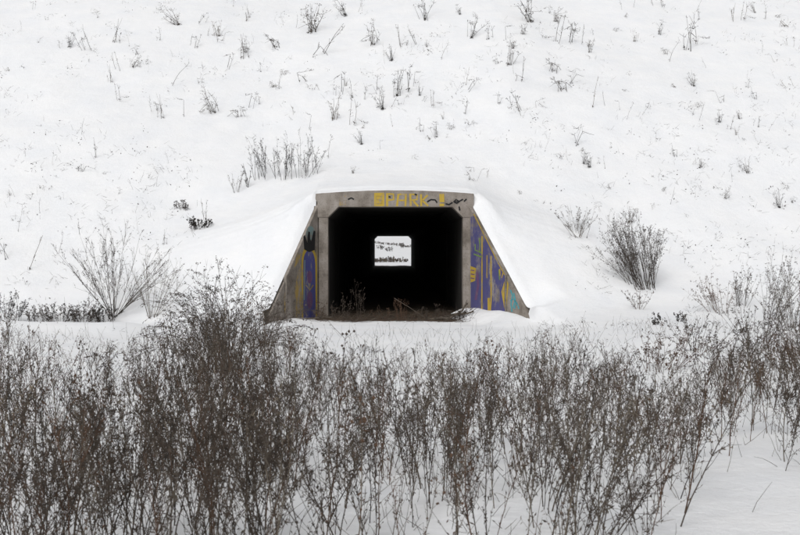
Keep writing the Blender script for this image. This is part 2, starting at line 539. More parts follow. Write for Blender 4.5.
# left figure
decal(pl1, WL, ell(310.5, 233, 4.3, 7), PTEAL, 1, 'teal_oval')
decal(pl1, WL, [(317,246)] + ell(309, 262, 7.5, 17, 14, -10, -170) + [(301.6,328),(317,328)], YEL, 1, 'yellow_outline')
decal(pl1, WL, [(315,262)] + ell(309, 263, 5.8, 13, 12, 0, -180) + [(303,326),(315.5,326)], BLUE2, 2, 'blue_body')
decal(pl1, WL, ell(309.3, 277, 2.6, 6.5), PUR, 3, 'painted_oval')
decal(pl1, WL, ell(309.5, 300, 2.8, 9), PUR, 3, 'painted_oval')
decal(pl1, WL, strip([(305.5,285),(309.5,290),(313,285)], 1.4), OCH, 3, 'painted_line')
decal(pl1, WL, strip([(304.5,260),(303.8,300)], 1.0), PTEAL, 3, 'painted_line')
crown = [(304.2,249.5),(303.6,241),(303.0,236.6),(304.6,234.8),(306.2,240),(307.2,243),(307.4,236),(308.2,231.4),(309.8,232),(310.0,239),(311.0,241.5),(312.4,235),(313.6,230.4),(315.2,231.5),(314.9,239),(314.4,249.8),(309,252.2)]
decal(pl1, WL, crown, BLK, 3, 'black_crown')
decal(pl1, WL, [(302,262),(298,272),(294,290),(296,326),(301,326),(301.2,290)], OCH, 1, 'ochre_smear')
decal(pl2, WL2, [(288,286),(285,296),(286,318),(289.5,322),(290.5,300)], OCH, 1, 'ochre_smear')
decal(pl1, WL, [(300,246),(296.5,256),(294,268),(298.5,262),(301.5,252)], OCH, 1, 'ochre_smear')
# lettering on the beam
def beam_decal(pts, m_, layer=1, name='letter_stroke'):
    mb_ = MB()
    mb_.add([Vector(((x-392)/FPX*FY, FY - 0.003*layer, EYE - (y-247)/FPX*FY)) for x, y in pts], [list(range(len(pts)))])
    o = part(name, mb_, [m_], near_parts[2])
    bm = bmesh.new(); bm.from_mesh(o.data); bmesh.ops.triangulate(bm, faces=bm.faces); bm.to_mesh(o.data); bm.free()
def stroke(*pts, w=2.0, m_=YEL, layer=1): beam_decal(strip(list(pts), w), m_, layer)
yt, yb, ym = 193.6, 206.3, 199.6
MUST = m_paint('mustard_paint', (0.30,0.21,0.05), (0.36,0.25,0.08), 0.44, 6)
beam_decal([(374.2,yt-0.6),(384.3,yt-0.9),(384.3,yb),(374.2,yb)], YEL, 1, 'letter_block')                  # S as a filled block
stroke((382.4,196.4),(376.6,196.2),(376.4,199.6),(382.0,200.2),(382.0,203.6),(376.4,203.8), w=0.8, m_=MUST, layer=2)
stroke((387.2,yt-0.4),(387.2,yb), w=2.2); stroke((388.4,yt+0.4),(393.4,yt+0.6),(393.6,ym),(388.4,ym+0.6), w=1.8)      # P
stroke((397.0,yb),(398.4,yt+0.2), w=2.0); stroke((399.4,yt+0.8),(404.6,yt+0.8), w=1.9); stroke((405.8,yt+0.2),(405.4,yb), w=2.0); stroke((399.2,ym+0.8),(404.4,ym+0.8), w=1.6)   # A
stroke((410.4,yt),(410.6,yb), w=2.2); stroke((411.8,yt+0.8),(417.0,yt+1.2),(417.0,ym),(411.8,ym+0.6), w=1.7); stroke((413.4,ym+1.5),(418.2,yb), w=1.9)   # R
stroke((421.0,yt+0.6),(421.2,yb), w=2.0); stroke((422.4,ym+0.8),(427.6,yt+1.6), w=1.8); stroke((422.6,ym+1.2),(428.2,yb-0.4), w=1.8)   # K
stroke((441.6,yt+0.2),(442.0,yt+8.6), w=4.8); stroke((441.8,yt+10.0),(441.8,yb), w=4.6)                                  # !
for pts in ([(388.6,196.6),(390.6,197.4)], [(427,202),(431,199.6),(435,199.9),(437,202.6)], [(445.5,203.8),(449,204.6),(452.5,202.4)], [(453.5,202.2),(456,199.6),(459.2,201.4),(463,199.2)], [(464,201.5),(466.5,199)], [(459,206.5),(459.8,210.5)], [(348,199.5),(351.5,198),(354,199.5)], [(414.5,194.2),(417,195)]):
    stroke(*pts, w=1.5, m_=BLK, layer=2)
beam_decal([(454,202.8),(457,199.9),(459.6,202.2),(456.6,204)], BLK, 3, 'black_blotch')
beam_decal([(339,196.5),(346,195.5),(346,205),(339.5,205.5)], OCH, 1, 'ochre_smear')
for y0 in (233, 262, 288):
    beam_decal([(320,y0),(324.5,y0+2),(324,y0+24),(320.3,y0+22)], OCH, -10.3, 'ochre_smear') if False else None

# ------------------------------------------------------------------ dry plants
def wander(p, d, ln, n, rg, wob, grav=0.0):
    pts = [p.copy()]
    d = d.normalized()
    for i in range(n):
        d = (d + Vector((rg.uniform(-1,1), rg.uniform(-1,1), rg.uniform(-0.6,0.6)))*wob + Vector((0,0,grav))).normalized()
        p = p + d*(ln/n); pts.append(p.copy())
    return pts
def along(pts, t):
    f = t*(len(pts)-1); i = min(int(f), len(pts)-2)
    return pts[i].lerp(pts[i+1], f-i), (pts[i+1]-pts[i]).normalized()

def weed_mesh(seed, style):
    """mugwort-like weed 1 m tall: a stalk with side twigs, curled leaves and small seed clumps"""
    rg = random.Random(seed)
    st, lf = MB(), MB()
    lean = Vector((rg.gauss(0, 0.10), rg.gauss(0, 0.08), 1))
    stalks = []
    r0 = rg.uniform(0.0027, 0.0046)
    main = wander(Vector((0,0,-0.06)), lean, 1.06, 9, rg, 0.085, -0.02)
    st.tube(main, [r0*(1 - 0.72*i/9) for i in range(10)], 4)
    stalks.append((main, 0.12, 1.0))
    if style in (1, 3):                                  # forks into long rising limbs
        for k in range(rg.randint(2, 4)):
            p, d = along(main, rg.uniform(0.25, 0.6))
            az = rg.uniform(0, 6.283)
            lb = wander(p, d*1.6 + Vector((math.cos(az), math.sin(az), 0.6)), rg.uniform(0.25, 0.5), 5, rg, 0.10, 0.05)
            st.tube(lb, [r0*0.6*(1 - 0.13*i) for i in range(6)], 3)
            stalks.append((lb, 0.1, 0.45))
    for (stalk, t0, ln) in stalks:
        nb = int({0: 19, 1: 14, 2: 9, 3: 15}[style]*(0.35 + 0.65*ln))
        for b in range(nb):
            t = rg.uniform(t0, 0.97)
            p, d = along(stalk, t)
            az = rg.uniform(0, 2*math.pi)
            bd = Vector((math.cos(az), math.sin(az), rg.uniform(0.5, 3.4)))
            bl = (0.03 + 0.30*rg.random()**1.7)*(1.2 - 0.6*t)*(0.6 + 0.4*ln)
            tw = wander(p, bd, bl, 3, rg, 0.22, rg.choice([0.08, 0.02, -0.14]))
            st.tube(tw, [0.0018, 0.0015, 0.0012, 0.0008], 3)
            for q in range(int(bl*100*{0: 0.26, 1: 0.18, 2: 0.12, 3: 0.26}[style]) + (rg.random() < 0.5)):
                pp, dd = along(tw, rg.uniform(0.15, 1))
                lf.leaf(pp, dd*0.7 + Vector((rg.uniform(-.7,.7), rg.uniform(-.7,.7), rg.uniform(-2.2,0.8))), rg.uniform(0.010, 0.034), rg.uniform(0.004, 0.009), rg)
        for q in range(int({0: 18, 1: 10, 2: 14, 3: 18}[style]*(0.3 + 0.7*ln))):
            t = rg.uniform(0.15, 1) if q % 3 else rg.uniform(0.85, 1)
            pp, dd = along(stalk, t)
            lf.leaf(pp, dd*0.3 + Vector((rg.uniform(-.6,.6), rg.uniform(-.6,.6), rg.uniform(-2.0,0.5))), rg.uniform(0.014, 0.050), rg.uniform(0.005, 0.012), rg)
    if style == 2:                                       # round seed heads
        for k in range(8):
            pp, dd = along(main, rg.uniform(0.6, 1.0))
            e = pp + Vector((rg.uniform(-1,1), rg.uniform(-1,1), rg.uniform(0,1.2)))*0.06
            st.tube([pp, e], [0.001, 0.001], 3)
            lf.add([e + Vector(v)*0.010 for v in ((1,0,0),(-1,0,0),(0,1,0),(0,-1,0),(0,0,1.2),(0,0,-1.2))],
                   [(0,2,4),(2,1,4),(1,3,4),(3,0,4),(2,0,5),(1,2,5),(3,1,5),(0,3,5)])
    return st, lf, main[-1].copy()

WEEDS = []
for k in range(26):
    style = [0, 3, 1, 0, 3, 2, 1][k % 7]
    st, lf, tip = weed_mesh(100 + k, style)
    mi = [0, 2, 1, 0, 0, 3, 0, 2, 1, 0, 0, 2][k % 12]
    li = [0, 0, 1, 0, 0, 0, 0, 1, 0, 0, 2, 0][k % 12]
    WEEDS.append((st, lf, st.mesh('stalk', [STEM[mi]]), lf.mesh('dry_leaves', [LEAF[li]]), mi, li, tip, style))

YTOP = [(-80,305),(0,306),(60,322),(120,330),(160,305),(200,285),(250,285),(285,312),(320,331),(400,333),(450,332),(520,326),(560,320),(600,332),(640,346),(680,342),(720,328),(760,312),(800,296),(880,290)]
cands = []
rg = random.Random(21)
def weed_ok(px, d):
    ry = 247 + EYE*FPX/d
    if px > 600 and ry > interp(px, [(600,720),(645,620),(688,530),(702,452),(760,462),(870,500)]) + 26*n3(px*0.04, 0, 1): return False
    if 285 < px < 480 and ry > 488 + 18*n3(px*0.02, 3, 1) and rg.random() > 0.22: return False
    if 455 < px < 700 and ry > 560 and rg.random() > 0.5: return False
    return True
tries = 0
while len(cands) < 1080 and tries < 20000:
    tries += 1
    px = rg.uniform(-70, 870)
    if rg.random() < 0.70: d = EYE*FPX/(rg.uniform(395, 610) - 247)
    else: d = rg.uniform(9.6, 17.0)
    dens = 0.68 + 0.7*n3(px*0.011 + d*0.4, d*0.8, 5.0)
    dens *= interp(px, [(0,0.8),(300,1.0),(430,0.95),(600,0.95),(700,1.0),(800,0.9)])
    if d > 12: dens *= 0.8
    if d < 6.3 and not 285 < px < 480: dens *= 0.5
    if px > 600 and d > 8: dens *= 1.4
    if 130 < px < 330 and 7.5 < d < 13: dens *= 1.4
    if 270 < px < 480 and 6.3 < d < 9.5: dens *= 1.5
    if 280 < px < 640 and d > 11.5: dens *= 1.5
    if rg.random() > dens or not weed_ok(px, d): continue
    yt_ = interp(px, YTOP) + abs(rg.gauss(0, 25)) + 6*n3(px*0.05, 1, 1)
    h = EYE - (yt_-247)/FPX*d
    x = (px-392)/FPX*d
    g = H(x, d)
    h -= g
    h = min(h, rg.uniform(0.75, 1.2))*(0.64 + 0.36*rg.random()**0.6)
    if h < 0.17: continue
    cands.append((h/d, x, d, g, h, px))
cands.sort(reverse=True)
indiv, rest = cands[:300], cands[300:]
COLN = ['grey brown', 'reddish brown', 'pale tan', 'dark']
STYN = ['leafy weed', 'forked sparse weed', 'round headed weed', 'bushy forked weed']
MARK = [(45, 'at the left edge'), (160, 'below the bare open shrub'), (260, 'below the arching bush'), (325, 'below the left wing wall'), (392, 'below tunnel left half'),
        (466, 'below tunnel right half'), (530, 'below the right wing wall'), (605, 'below the smooth snow bank'), (690, 'below the conical shrub'), (2000, 'at the right edge')]
for i, (sz, x, d, g, h, px) in enumerate(indiv):
    w = WEEDS[rg.randrange(len(WEEDS))]
    root = link('dry_weed', None, None, (x, d, g))
    root.rotation_euler = (rg.gauss(0, 0.10), rg.gauss(0.02, 0.13) + (0.12 if px > 540 else 0), 0)
    root.rotation_euler = (root.rotation_euler.to_matrix() @ Matrix.Rotation(rg.uniform(0, 6.283), 3, 'Z')).to_euler()
    wsc = rg.uniform(0.85, 1.25)
    root.scale = (wsc*(0.5+0.5*h), wsc*(0.5+0.5*h), h)
    link('stalk', w[2], root); link('dry_leaves', w[3], root)['kind'] = 'stuff'
    tv_ = Matrix.LocRotScale(None, root.rotation_euler, root.scale) @ w[6]
    sl_ = tv_.x/max(0.1, tv_.z)
    ln_ = 'leaning left' if sl_ < -0.12 else 'leaning right' if sl_ > 0.12 else 'upright'
    row = 'front' if d < 6.0 else 'middle' if d < 7.6 else 'back'
    mk = next(n for lim, n in MARK if px < lim)
    hn = 'tall ' if h > 0.98 else 'short ' if h < 0.72 else ''
    tag(root, hn + '%s %s, %s, %s row %s' % (COLN[w[4]], STYN[w[7]], ln_, row, mk), 'weed', 'dry weeds of the foreground thicket')

def join_copies(name, items, protos, mats):
    """one mesh from many transformed copies; protos: list of (verts, faces, mat index) arrays"""
    V, F, M_, off = [], [], [], 0
    for mtx, parts_ in items:
        A = np.array(mtx)
        for (v, f, mi) in parts_:
            V.append(v @ A[:3,:3].T + A[:3,3]); F += [[i + off for i in q] for q in f]; M_ += [mi]*len(f); off += len(v)
    me_ = bpy.data.meshes.new(name)
    me_.from_pydata(np.concatenate(V).tolist(), [], F)
    for m_ in mats: me_.materials.append(m_)
    me_.polygons.foreach_set('material_index', M_); me_.update()
    return me_
AR = [(np.array([tuple(p) for p in w[0].v]), w[0].f, w[4], np.array([tuple(p) for p in w[1].v]), w[1].f, 4 + w[5]) for w in WEEDS]
items = []
for (sz, x, d, g, h, px) in rest:
    a = AR[rg.randrange(len(AR))]
    m = Matrix.Translation((x, d, g)) @ Matrix.Rotation(rg.uniform(0, 6.283), 4, 'Z') @ Matrix.Rotation(rg.gauss(0, 0.12), 4, 'X') @ Matrix.Diagonal((0.4+0.6*h, 0.4+0.6*h, h, 1))
    items.append((m, [(a[0], a[1], a[2]), (a[3], a[4], a[5])]))
me = join_copies('weed_thicket', items, None, STEM + LEAF)
tag(link('weed_thicket', me), 'mass of smaller dry weeds behind the front rows of the thicket', 'weeds', None, 'stuff')

# ------------------------------------------------------------------ shrubs
def shrub(name, label, px, py, hpx, wpx, n, seed, lean=0.0, arch=0.0, mi=0, li=0, leaves=0.3, dense=1.0, cat='shrub', group=None, rad=0.006, depth=None, base=0.06, up_=1.0, lsc=1.0):
    rg = random.Random(seed)
    x, d, z = depth if depth else ray_ground(px, py)
    hm, wm = hpx*d/FPX, wpx*d/FPX
    root = link(name, None, None, (x, d, z))
    tag(root, label, cat, group)
    br, tw, lf = MB(), MB(), MB()
    single = n <= 24 and rad > 0.004 and lsc == 1
    for k in range(n):
        az = rg.uniform(0, 2*math.pi); rr_ = rg.random()**0.6
        tip = Vector((math.cos(az)*rr_*wm*0.5 + lean*hm, math.sin(az)*rr_*wm*0.4, hm*(1 - 0.38*rr_**2)*rg.uniform(0.72, 1.0)*up_))
        p0 = Vector((math.cos(az)*base*rg.random(), math.sin(az)*base*rg.random(), -0.06))
        ln = (tip-p0).length
        pts = wander(p0, (tip-p0).normalized() + Vector((0,0,arch*1.2)), ln*1.03, 7, rg, 0.07, -arch*0.42)
        if single: br = MB()
        br.tube(pts, [rad*(1-0.11*i)*rg.uniform(0.8,1.1) for i in range(8)], 4)
        if single: link('branch', br.mesh('branch', [STEM[mi]]), root)
        for q in range(int(rg.randint(5, 9)*dense)):
            t = rg.uniform(0.2, 0.98)
            p, dd = along(pts, t)
            bd = dd*1.3 + Vector((rg.uniform(-1,1), rg.uniform(-1,1), rg.uniform(-0.2,0.9)))*0.8
            bl = ln*rg.uniform(0.12, 0.34)*(1.1-0.6*t)
            t2 = wander(p, bd, bl, 4, rg, 0.12, -arch*0.25)
            tw.tube(t2, [rad*0.36, rad*0.32, rad*0.27, rad*0.2, rad*0.13], 3)
            for u in range(rg.randint(2, 4)):
                p2, d2 = along(t2, rg.uniform(0.25, 0.95))
                t3 = wander(p2, d2*1.2 + Vector((rg.uniform(-1,1), rg.uniform(-1,1), rg.uniform(-0.3,0.8)))*0.7, bl*rg.uniform(0.2,0.5), 2, rg, 0.1, -arch*0.2)
                tw.tube(t3, [rad*0.22, rad*0.18, rad*0.12], 3)
                if rg.random() < leaves:
                    for v in range(2):
                        lf.leaf(t3[rg.randint(1,2)], Vector((rg.uniform(-1,1), rg.uniform(-1,1), rg.uniform(-1,0.4))), rg.uniform(0.014,0.034)*lsc, rg.uniform(0.008,0.016)*lsc, rg)
    if not single: link('branches', br.mesh('branches', [STEM[mi]]), root)['kind'] = 'stuff'
    link('twigs', tw.mesh('twigs', [STEM[mi]]), root)['kind'] = 'stuff'
    if lf.v: link('dry_leaves', lf.mesh('dry_leaves', [LEAF[li]]), root)['kind'] = 'stuff'
    return root

shrub('bare_shrub', 'bare open shrub fanning out at the foot of the slope left of the tunnel', 114, 317, 98, 132, 22, 1, mi=0, leaves=0.6, dense=2.0, rad=0.007)
shrub('bare_shrub', 'tall thin bare shrub leaning right, just left of the arching brown bush', 152, 318, 74, 70, 16, 2, lean=0.12, mi=2, leaves=0.4, dense=1.3, rad=0.005)
def at(px, d): 
    x = (px-392)/FPX*d
    return (x, d, H(x, d))
shrub('arching_bush', 'dense brown bush with arching branches in front of the left wing wall', 222, 350, 100, 150, 90, 3, arch=0.7, mi=0, li=0, leaves=0.8, dense=1.3, rad=0.0045, depth=at(226, 12.6), base=0.35, up_=1.2)
shrub('arching_bush', 'smaller brown bush beside the left wing wall end', 262, 335, 55, 66, 20, 4, arch=0.3, mi=0, li=0, leaves=0.5, rad=0.004, depth=at(264, 15.5), base=0.2)
shrub('conical_shrub', 'dense dark conical shrub alone on the snow right of the tunnel', 645, 287, 80, 66, 62, 5, lean=-0.18, mi=0, li=0, leaves=0.9, dense=1.6, rad=0.005, base=0.34)
shrub('small_shrub', 'small brown bush just below the dark conical shrub', 640, 310, 26, 34, 9, 6, mi=1, li=0, leaves=0.5, rad=0.004)
shrub('pale_bush', 'pale fan shaped bush on the slope right of the lintel beam', 578, 237, 34, 52, 20, 7, mi=2, li=0, leaves=0.45, rad=0.004, base=0.2)
for k, (px, py, hp, wp, n, ln) in enumerate([(266,179,42,34,13,-0.12),(284,179,44,34,13,0.0),(306,177,46,34,15,0.04)]):
    shrub('twiggy_shrub', ['left one of three dark twiggy shrubs just above the lintel, leaning left', 'middle one of three dark twiggy shrubs just above the lintel', 'right one of three dark twiggy shrubs just above the lintel'][k], px, py, hp, wp, n, 20+k, lean=ln, mi=3, li=3, leaves=0.5, dense=1.3, rad=0.0055, base=0.34, group='twiggy shrubs above the lintel')
shrub('twiggy_shrub', 'single upright dark stem with short twigs left of the three twiggy shrubs', 247, 188, 30, 8, 3, 31, mi=3, li=3, leaves=0.6, rad=0.009)
shrub('twiggy_shrub', 'faint thin shrub furthest left beside the single upright stem', 237, 193, 28, 20, 6, 32, mi=0, leaves=0.3, rad=0.004)
shrub('dark_tussock', 'dark round grass tussock on the slope upper left of the portal', 200, 228, 12, 26, 30, 33, mi=3, li=3, leaves=0.9, rad=0.005, base=0.25)
shrub('twiggy_shrub', 'thin stem rising behind the dark round tussock', 207, 222, 30, 10, 2, 34, mi=0, leaves=0.2, rad=0.006)
shrub('dark_tussock', 'small grey tussock above and left of the dark round tussock', 182, 210, 9, 18, 14, 35, mi=0, li=0, leaves=0.8, rad=0.004, base=0.2)
for k, (px, py, hp, wp, n, mi) in enumerate([(722,312,38,38,18,1),(740,306,42,32,16,0),(770,320,72,46,20,0),(795,330,84,46,20,2),(760,350,58,56,20,0),(796,372,40,36,24,1),(700,352,40,54,18,0),(664,372,44,58,20,1),(780,400,68,60,18,0),(735,385,62,64,20,0)]):
    shrub('scrub_bush', ['short red brown scrub bush, leftmost of those on the right slope', 'grey brown scrub bush right beside the red brown leftmost one', 'tall thin scrub bush on the slope near the right edge', 'tall pale scrub bush touching the right edge of the picture', 'open scrub bush with snow showing through, lower right slope', 'dark rusty clump at the right edge below the tall scrub', 'low twiggy scrub bush below the red brown one', 'rusty scrub bush below the conical shrub', 'grey scrub bush at the right edge above the bare snow', 'wide grey scrub bush in the middle of the right hand scrub'][k],
          px, py, hp, wp*1.6, n, 50+k, lean=[-0.15,0.1,0.2,-0.1,0.05][k % 5], mi=mi, li=[0,1][mi == 1], leaves=0.5, dense=1.3, rad=0.0035, base=0.22, group='scrub bushes right of the tunnel')
for k, (px, py) in enumerate([(657,325),(681,322)]):
    shrub('dead_leaf_clump', ['dark clump of dead leaves on snow below the small brown bush', 'smaller dark clump of dead leaves right of the other'][k], px, py, 12, 12, 6, 70+k, mi=3, li=3, leaves=1.0, rad=0.004, group='dead leaf clumps on the snow')
# dark grass behind the ridge on the left
for k, (px, d, hp, wp) in enumerate([(8,19.8,36,40),(40,19.9,22,40),(62,20.0,22,36),(84,20.0,26,34),(104,20.0,20,36)]):
    shrub('dark_grass_tuft', ['dark grass tuft behind the snow ridge at the left edge', 'low dark grass tuft behind the ridge, second from the left edge', 'low dark grass tuft behind the ridge, third from the left edge', 'taller dark tuft with upright tip behind the ridge', 'dark grass tuft behind the ridge under the bare open shrub'][k], px, 0, hp, wp, 26, 80+k, arch=0.25, mi=0 if k else 3, li=[3,0][k % 2], leaves=0.9, rad=0.004, base=0.35, depth=at(px, d), group='dark grass tufts behind the ridge')
# grasses growing on the earth at the tunnel mouth
for k, (px, d, hp, wp, n) in enumerate([(302,20.9,22,24,10),(322,21.0,22,22,12),(338,20.9,30,28,12),(356,21.2,42,30,9),(382,21.4,16,24,10),(402,21.1,28,26,10),(424,21.3,16,24,10),(440,21.2,18,20,8)]):
    shrub('dry_grass_clump', ['dry grass clump at the foot of the painted blue figure', 'brown grass clump beside the left jamb', 'brown grass clump just inside the left jamb', 'tallest thin grass clump in the tunnel mouth', 'low grass clump in the middle of the tunnel mouth', 'reddish grass clump right of the middle of the tunnel mouth', 'low grass clump in the right half of the tunnel mouth', 'low grass clump nearest the right jamb'][k], px, 0, hp, wp, n, 90+k, mi=[2,2,0,0,2,1,2,0][k], li=[2,1,0,0,1,1,0,0][k], leaves=0.6, rad=0.003, base=0.2, depth=((px-392)/FPX*d, d, 0.0), group='grass clumps at the tunnel mouth')

# ------------------------------------------------------------------ broken wood at the mouth
def stick(name, label, pts, r, group='broken wood at the tunnel mouth'):
    rg = random.Random(len(label))
    p = [Vector(q) for q in pts]
    o0 = p[0].copy()
    mb_ = MB(); fine = []
    for a, b in zip(p, p[1:]):
        for i in range(4): fine.append(a.lerp(b, i/4) - o0 + Vector((rg.gauss(0,1), rg.gauss(0,1), rg.gauss(0,1)))*r*0.25)
    fine.append(p[-1]-o0)
    mb_.tube(fine, [r*(1-0.5*i/len(fine))*rg.uniform(0.85,1.15) for i in range(len(fine))], 7)
    root = link(name, None, None, o0); tag(root, label, 'branch', group)
    link('stem', mb_.mesh('stem', [WOOD], True), root)
    for k in range(3):
        t = MB()
        q, dd = along(fine, rg.uniform(0.4,0.95)); t.tube([q, q + dd*0.1 + Vector((rg.uniform(-.1,.1), rg.uniform(-.1,.1), rg.uniform(0,.12)))], [r*0.35, r*0.12], 4)
        link('twig', t.mesh('twig', [WOOD]), root)
stick('broken_branch', 'thick broken branch lying against the base of the right jamb', [(1.0,21.35,0.06),(1.35,21.45,0.12),(1.72,21.6,0.20)], 0.035)
stick('broken_branch', 'pale branch end sticking up at the base of the right jamb', [(1.2,21.5,0.08),(1.5,21.6,0.17),(1.66,21.72,0.36)], 0.028)
stick('broken_branch', 'dark thin branch lying in front of the right jamb', [(0.8,21.2,0.05),(1.2,21.15,0.09),(1.6,21.3,0.18)], 0.02)
stick('broken_branch', 'long pale stick lying at the foot of the left jamb', [(-2.0,20.75,0.08),(-1.65,20.9,0.09),(-1.25,21.05,0.12)], 0.02)
stick('broken_branch', 'thin bent stem arching over the earth in the tunnel mouth', [(0.05,21.2,0.5),(0.35,21.2,0.32),(0.75,21.25,0.06)], 0.009)

shrub('twig_tangle', 'dark tangle of twigs and dead leaves in front of the right jamb', 0, 0, 10, 34, 14, 140, mi=3, li=0, leaves=0.9, rad=0.004, base=0.2, depth=(1.42, 21.25, 0.06), arch=0.2)
stick('broken_branch', 'short grey branch crossing the twig tangle by the right jamb', [(1.15,21.1,0.06),(1.4,21.2,0.13),(1.75,21.15,0.22)], 0.026)
# ------------------------------------------------------------------ stalks poking through the snow of the slope
def tuft_mesh(seed, style):
    rg = random.Random(seed); m = MB()
    n = {0: rg.randint(7, 11), 1: rg.randint(2, 4), 2: 1, 3: rg.randint(2, 5)}[style]
    cm = Vector((rg.gauss(0.05, 0.22), rg.gauss(0, 0.15), 1))
    for k in range(n):
        sp = {0: 0.20, 1: 0.12, 2: 0.1, 3: 0.40}[style]
        d = cm + Vector((rg.gauss(0, sp), rg.gauss(0, sp*0.6), 0))
        ln = rg.uniform(0.35, 1.0) if n > 1 else 1.0
        p0 = Vector((rg.gauss(0, {0: 0.05, 1: 0.16, 2: 0, 3: 0.12}[style]), rg.gauss(0, 0.08), -0.05))
        th = rg.uniform(0.7, 1.5)
        if style == 3 or rg.random() < 0.25:                    # snapped stalk: the upper part hangs over
            f = rg.uniform(0.35, 0.8)
            a_ = wander(p0, d, ln*f, 3, rg, 0.10)
            b_ = wander(a_[-1], Vector((rg.choice([-1, 1])*rg.uniform(0.5, 1.2), rg.gauss(0, 0.3), rg.uniform(-0.9, 0.5))), ln*(1-f)*rg.uniform(0.7, 1.3), 3, rg, 0.2, -0.05)
            pts = a_ + b_[1:]
        else:
            pts = wander(p0, d, ln, 6, rg, 0.13, -0.05)
        m.tube(pts, [th*r for r in (0.0062, 0.0055, 0.005, 0.0046, 0.0042, 0.0036, 0.0026)], 3)
        for q in range(rg.randint(1, 5)):
            p, dd = along(pts, rg.uniform(0.3, 1))
            e = wander(p, dd + Vector((rg.uniform(-1,1), rg.uniform(-1,1), rg.uniform(-.6,.8))), rg.uniform(0.04, 0.2), 2, rg, 0.3, 0)
            m.tube(e, [0.0034, 0.003, 0.0022], 3)
            for v in range(rg.randint(0, 3)):
                m.leaf(e[rg.randint(1, 2)], Vector((rg.uniform(-1,1), rg.uniform(-1,1), rg.uniform(-1,0.5))), rg.uniform(0.02, 0.06), rg.uniform(0.01, 0.024), rg)
        if rg.random() < 0.4:                                   # withered flower head
            for v in range(7):
                e = pts[-1] + Vector((rg.gauss(0, .07), rg.gauss(0, .05), rg.uniform(-.01, .07)))
                m.tube([pts[-1], e], [0.002, 0.0016], 3); m.leaf(e, Vector((rg.uniform(-1,1), rg.uniform(-1,1), .3)), 0.03, 0.016, rg)
        if rg.random() < 0.6:
            for q in range(rg.randint(2, 5)):
                m.leaf(p0 + Vector((rg.gauss(0, 0.02), rg.gauss(0, 0.02), 0.05 + rg.uniform(0, 0.04))), Vector((rg.uniform(-1,1), rg.uniform(-1,1), rg.uniform(-0.1,1))), rg.uniform(0.03, 0.08), rg.uniform(0.014, 0.034), rg)
    return m
TUFTS = {s: [] for s in range(4)}
for s in range(4):
    for k in range(9):
        TUFTS[s].append(tuft_mesh(500 + s*10 + k, s).mesh('dead_stalks', [STEM[[0, 3, 0, 2, 3, 0, 0, 3, 2][k]]]))
spots = [(36,12,12,1),(25,33,9,2),(50,22,8,3),(72,49,16,0),(62,50,10,1),(90,53,20,1),(118,44,22,1),(139,56,14,3),(160,42,12,1),(180,27,22,0),(203,26,12,1),(275,49,26,3),(262,73,14,3),
 (312,34,34,0),(317,56,36,1),(308,30,24,1),(345,18,20,0),(358,13,18,1),(372,47,22,0),(385,66,12,2),(120,73,18,1),(175,86,22,2),(245,60,24,1),(228,70,22,1),(240,118,22,3),(213,114,24,0),(162,120,22,1),(186,117,18,2),(250,110,24,1),(262,105,12,1),
 (334,121,26,0),(352,125,24,1),(383,110,20,0),(397,97,22,0),(362,145,14,0),(353,174,8,0),(297,115,18,1),(303,83,22,3),(314,91,14,3),(285,76,12,3),(341,94,28,1),(277,90,16,1),(100,20,10,3),(132,48,14,2),(150,66,10,3),(222,43,16,3),(330,158,22,2),(380,92,18,1),
 (425,22,22,0),(405,49,28,1),(417,46,18,1),(471,39,22,0),(485,41,18,1),(505,42,18,2),(530,23,30,0),(522,20,10,2),(556,44,26,1),(568,44,28,1),(576,45,20,1),(510,66,22,0),(518,82,22,1),(497,65,12,3),(467,92,22,1),(561,91,28,3),(571,84,20,3),(552,72,24,3),(520,116,26,3),(524,112,26,1),(498,105,16,3),(540,108,14,3),(465,114,14,1),(410,92,28,1),(402,106,12,3),(413,88,18,2),
 (577,146,28,3),(592,108,26,2),(605,108,14,2),(634,42,9,0),(660,27,10,3),(624,18,8,3),(688,51,36,3),(692,44,26,1),(700,20,12,1),(729,20,24,1),(735,22,22,1),(742,21,18,1),(788,47,12,1),(765,20,12,1),(670,62,18,2),(698,108,12,3),(675,88,10,3),(720,103,18,3),(739,119,10,0),(736,135,10,0),(716,125,8,3),(700,168,12,0),(748,174,16,0),(725,200,12,0),(664,192,10,3),(655,208,10,3),(475,181,20,3),(485,178,16,1),(470,172,12,3),(520,195,8,3),(780,208,16,0),(786,190,10,3),(700,190,10,3),(760,128,12,1),(620,110,10,2),(648,108,10,3),(560,160,12,3),(545,150,10,2),(600,165,10,3),(610,190,9,3),(40,215,14,2),(20,232,22,2),(64,200,10,3),(150,180,8,3),(120,195,10,3),(95,160,10,3),(85,135,14,2),(98,158,16,1),(170,165,10,2),(60,255,20,2),(12,260,26,1),(30,270,30,2),(140,235,14,2),(165,245,14,1),(310,130,16,2),(440,60,16,2),(450,130,12,3),(430,140,10,3),(415,160,8,3),(380,150,10,2)]
rg = random.Random(77)
while len(spots) < 265:
    px, py = rg.uniform(5, 795), rg.uniform(2, 225)
    if 205 < px < 560 and py > 150: continue
    if n3(px*0.012, py*0.02, 8.0) < -0.15: continue
    spots.append((px, py, rg.uniform(5, 17), rg.choice([0, 1, 2, 2, 3, 3])))
